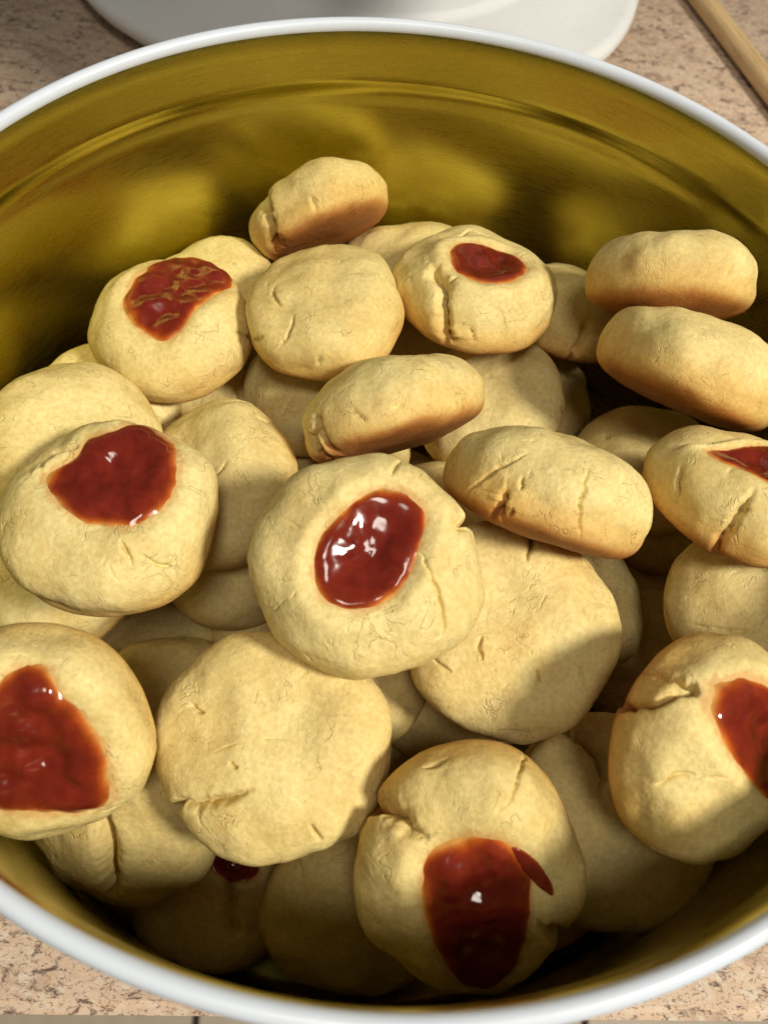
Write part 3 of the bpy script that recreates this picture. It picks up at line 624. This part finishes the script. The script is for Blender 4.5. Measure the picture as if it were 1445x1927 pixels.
def build_jam(P2, Q, jam, D, seed, parent, thick, key_lumpy=1.0, dull=False):
    rng = np.random.default_rng(seed + 500)
    c, rf = jam
    top = P2[:, 2] > -0.004
    bv = BVHTree.FromPolygons([tuple(p) for p in P2], [tuple(q) for q in Q[top[Q].all(1)].tolist()])
    na, nr = 132, 44
    ang = np.linspace(-np.pi, np.pi, na, endpoint=False)
    ro = rf(ang)
    for _ in range(3): ro = (np.roll(ro, 1) + np.roll(ro, -1) + 2 * ro) / 4
    ro = ro * (1 + 0.035 * noise(np.stack([np.cos(ang) * 4, np.sin(ang) * 4, np.full(na, seed)], 1)) + 0.008 * noise(np.stack([np.cos(ang) * 11, np.sin(ang) * 11, np.full(na, seed + .5)], 1)))
    rho = np.linspace(0, 1, nr + 1)[1:] ** 0.85
    X = np.concatenate([[c[0]], (c[0] + rho[:, None] * ro[None] * np.cos(ang)).ravel()])
    Y = np.concatenate([[c[1]], (c[1] + rho[:, None] * ro[None] * np.sin(ang)).ravel()])
    RH = np.concatenate([[0], np.repeat(rho, na)])
    Z = np.empty(len(X)); NZ = np.empty((len(X), 3))
    lim = D * 0.62
    for i in range(len(X)):
        h = bv.ray_cast(Vector((X[i], Y[i], 0.05)), Vector((0, 0, -1)))
        if h[0] is None:
            n_ = bv.find_nearest(Vector((X[i], Y[i], 0.0)))
            X[i], Y[i], Z[i] = n_[0]; NZ[i] = n_[1]
        else:
            Z[i] = h[0].z; NZ[i] = h[1]
    # smooth away cracks beneath the jam
    Zg = Z[1:].reshape(nr, na)
    for _ in range(24):
        Zg[1:-1] = (Zg[1:-1] * 2 + Zg[:-2] + Zg[2:] + np.roll(Zg[1:-1], 1, 1) + np.roll(Zg[1:-1], -1, 1)) / 6
    Z[1:] = Zg.ravel(); Z[0] = Zg[0].mean()
    Ng = NZ[1:].reshape(nr, na, 3)
    for _ in range(30):
        Ng[1:-1] = (Ng[1:-1] * 2 + Ng[:-2] + Ng[2:] + np.roll(Ng[1:-1], 1, 1) + np.roll(Ng[1:-1], -1, 1)) / 6
        Ng[0] = Ng[0].mean(0); Ng[-1] = Ng[-2]
    NZ[1:] = Ng.reshape(-1, 3); NZ[0] = Ng[0].mean(0)
    q = np.stack([X, Y, Z], 1)
    prof = 1 - RH ** 3.0
    lum = (noise(q / 0.006 + seed) * 0.42 + noise(q / 0.0030 + seed * 2) * 0.12) * key_lumpy
    t = thick * prof * np.maximum(0.95 + lum, 0.4) - 0.0003 * sstep(0.85, 1.0, RH)
    q += NZ / np.linalg.norm(NZ, axis=1)[:, None] * np.array((0.35, 0.35, 1)) * t[:, None]
    F = []
    tri = np.array([(0, 1 + j, 1 + (j + 1) % na) for j in range(na)])
    idx = 1 + np.arange(nr * na).reshape(nr, na)
    quad = np.stack([idx[:-1], idx[1:], np.roll(idx[1:], -1, 1), np.roll(idx[:-1], -1, 1)], -1).reshape(-1, 4)
    allf = [tuple(x) for x in tri.tolist()] + [tuple(x) for x in quad.tolist()]
    o = mesh_obj('jam_filling', q, allf, JAM_DULL if dull else JAMM, parent)
    thin = np.clip(1 - t / (thick * 0.7), 0, 1) * 0.8 * sstep(0.55, 0.95, RH) + 0.3 * sstep(0.9, 1.0, RH)
    thin *= 0.55 + 0.6 * (noise(q / 0.006 + 17 + seed) + 0.5)
    at = o.data.attributes.new('thin', 'FLOAT', 'POINT'); at.data.foreach_set('value', np.clip(thin, 0, 1).astype(np.float32))
    return o

HERO = {'P', 'BB', 'AA', 'N', 'CC', 'Y', 'T', 'Q'}
MID = {'B', 'D', 'F', 'H', 'I', 'K', 'S', 'O', 'M', 'A', 'X', 'Z', 'DD', 'FF', 'C', 'J', 'L'}
THICK = {'B': 0.0028, 'CC': 0.0026, 'N': 0.0024, 'AA': 0.0024, 'F': 0.0020, 'P': 0.0022}
for ki, (key, (D, loc, qt)) in enumerate(POSE.items()):
    D *= 0.001; loc = Vector(loc) * 0.001; qt = Quaternion(qt); qt.normalize()
    n = 132 if key in HERO else 60 if key in MID else 34
    seed = 100 + ki * 7 + SEEDS.get(key, 0)
    label, group = LABELS[key]
    cr = CRACKS.get(key, [])
    if key in JAM:
        root = empty('jam_cookie', loc, qt); tag(root, label, 'cookie', group)
        jam = polar_poly(JAM[key])
        o, P2, Q = build_dough(key, 'dough', D, cr, jam, n, seed, root)
        build_jam(P2, Q, jam, D, seed, root, THICK.get(key, 0.0018), {'B': 1.3, 'CC': 1.6, 'AA': 1.7, 'N': 0.9, 'P': 0.55}.get(key, 1.0), key == 'B')
        if key + '+' in JAM: build_jam(P2, Q, polar_poly(JAM[key + '+']), D, seed + 3, root, 0.0006)
    else:
        o, P2, Q = build_dough(key, 'plain_cookie', D, cr, None, n, seed, None)
        o.location = loc; o.rotation_mode = 'QUATERNION'; o.rotation_quaternion = qt
        tag(o, label, 'cookie', group)

# ------------------------------------------------------------------ things behind the tin
def appliance():
    ctrl = [(-20.5, 33), (-16.9, 27.2), (-12.8, 24.4), (-6.5, 22.3), (1.5, 23.4), (6.9, 27.2), (8.6, 30.6), (9.3, 35), (8.5, 44), (2, 51), (-10, 52), (-19, 46)]
    p = np.array(ctrl) / 100
    for _ in range(4):
        q = np.roll(p, -1, 0); p = np.stack([p * .75 + q * .25, p * .25 + q * .75], 1).reshape(-1, 2)
    c = p.mean(0); n = len(p)
    rings = [(0.93, 0.0), (0.95, 0.004), (0.985, 0.0085), (0.999, 0.0125), (0.996, 0.0155), (0.982, 0.0175), (0.96, 0.018), (0.62, 0.0184), (0.595, 0.0190), (0.58, 0.0205), (0.565, 0.0212), (0.3, 0.0215), (0.02, 0.0215)]
    t = empty('kitchen_appliance', (c[0], c[1], TZ))
    tag(t, 'white rounded base of a kitchen appliance on the counter behind the tin', 'appliance')
    V = np.concatenate([np.c_[(p - c) * s, np.full(n, z)] for s, z in rings])
    F = [(k * n + i, k * n + (i + 1) % n, (k + 1) * n + (i + 1) % n, (k + 1) * n + i) for k in range(len(rings) - 1) for i in range(n)]
    F2 = [tuple(f) for f in F] + [tuple(range(n))[::-1]]
    mesh_obj('base', V, F2, PLASTIC, t)
    # unseen upright and head, added above the base to shade its left side
    def solid(name, secs, seg=48):
        V, F = [], []
        for (x, y, z, rx, ry) in secs:
            for i in range(seg):
                a = 2 * math.pi * i / seg; ca, sa = math.cos(a), math.sin(a)
                V.append((x + rx * math.copysign(abs(ca) ** 0.7, ca), y + ry * math.copysign(abs(sa) ** 0.7, sa), z))
        for k in range(len(secs) - 1):
            for i in range(seg):
                j = (i + 1) % seg; F.append((k * seg + i, k * seg + j, (k + 1) * seg + j, (k + 1) * seg + i))
        F.append(tuple(range(seg))[::-1]); F.append(tuple(range((len(secs) - 1) * seg, len(secs) * seg)))
        mesh_obj(name, V, F, PLASTIC, t)
    solid('shade_column', [(0.09, 0.07, 0.0217, 0.05, 0.05), (0.09, 0.07, 0.05, 0.045, 0.045), (0.09, 0.06, 0.168, 0.045, 0.045)])
    solid('head', [(HX, HY, 0.165, 0.055, 0.13), (HX, HY, 0.175, 0.066, 0.15), (HX, HY, 0.21, 0.07, 0.155), (HX, HY, 0.25, 0.066, 0.15), (HX, HY, 0.27, 0.05, 0.12)])
    return t
HX, HY = 0.072, -0.09  # offset of the added head, set for where its shadow falls
appliance()

def stick():
    a = Vector((0.1265, 0.352, TZ)); b = Vector((0.1545, 0.285, TZ))
    d = (b - a).normalized(); s = a - d * 0.16; e = b + d * 0.07
    r = 0.0052; L_ = (e - s).length
    o = lathe('wooden_stick', [(0.0003, 0), (r * .6, 0.0004), (r * .92, 0.002), (r, 0.006), (r * 0.97, L_ * .5), (r, L_ - 0.006), (r * .9, L_ - 0.002), (r * .55, L_ - 0.0003), (0.0003, L_)], WOOD, None, 40)
    o.location = s + Vector((0, 0, r + 0.0004)); o.rotation_mode = 'QUATERNION'; o.rotation_quaternion = d.to_track_quat('Z', 'Y')
    tag(o, 'thin round pale wooden stick lying on the speckled counter', 'stick')
stick()
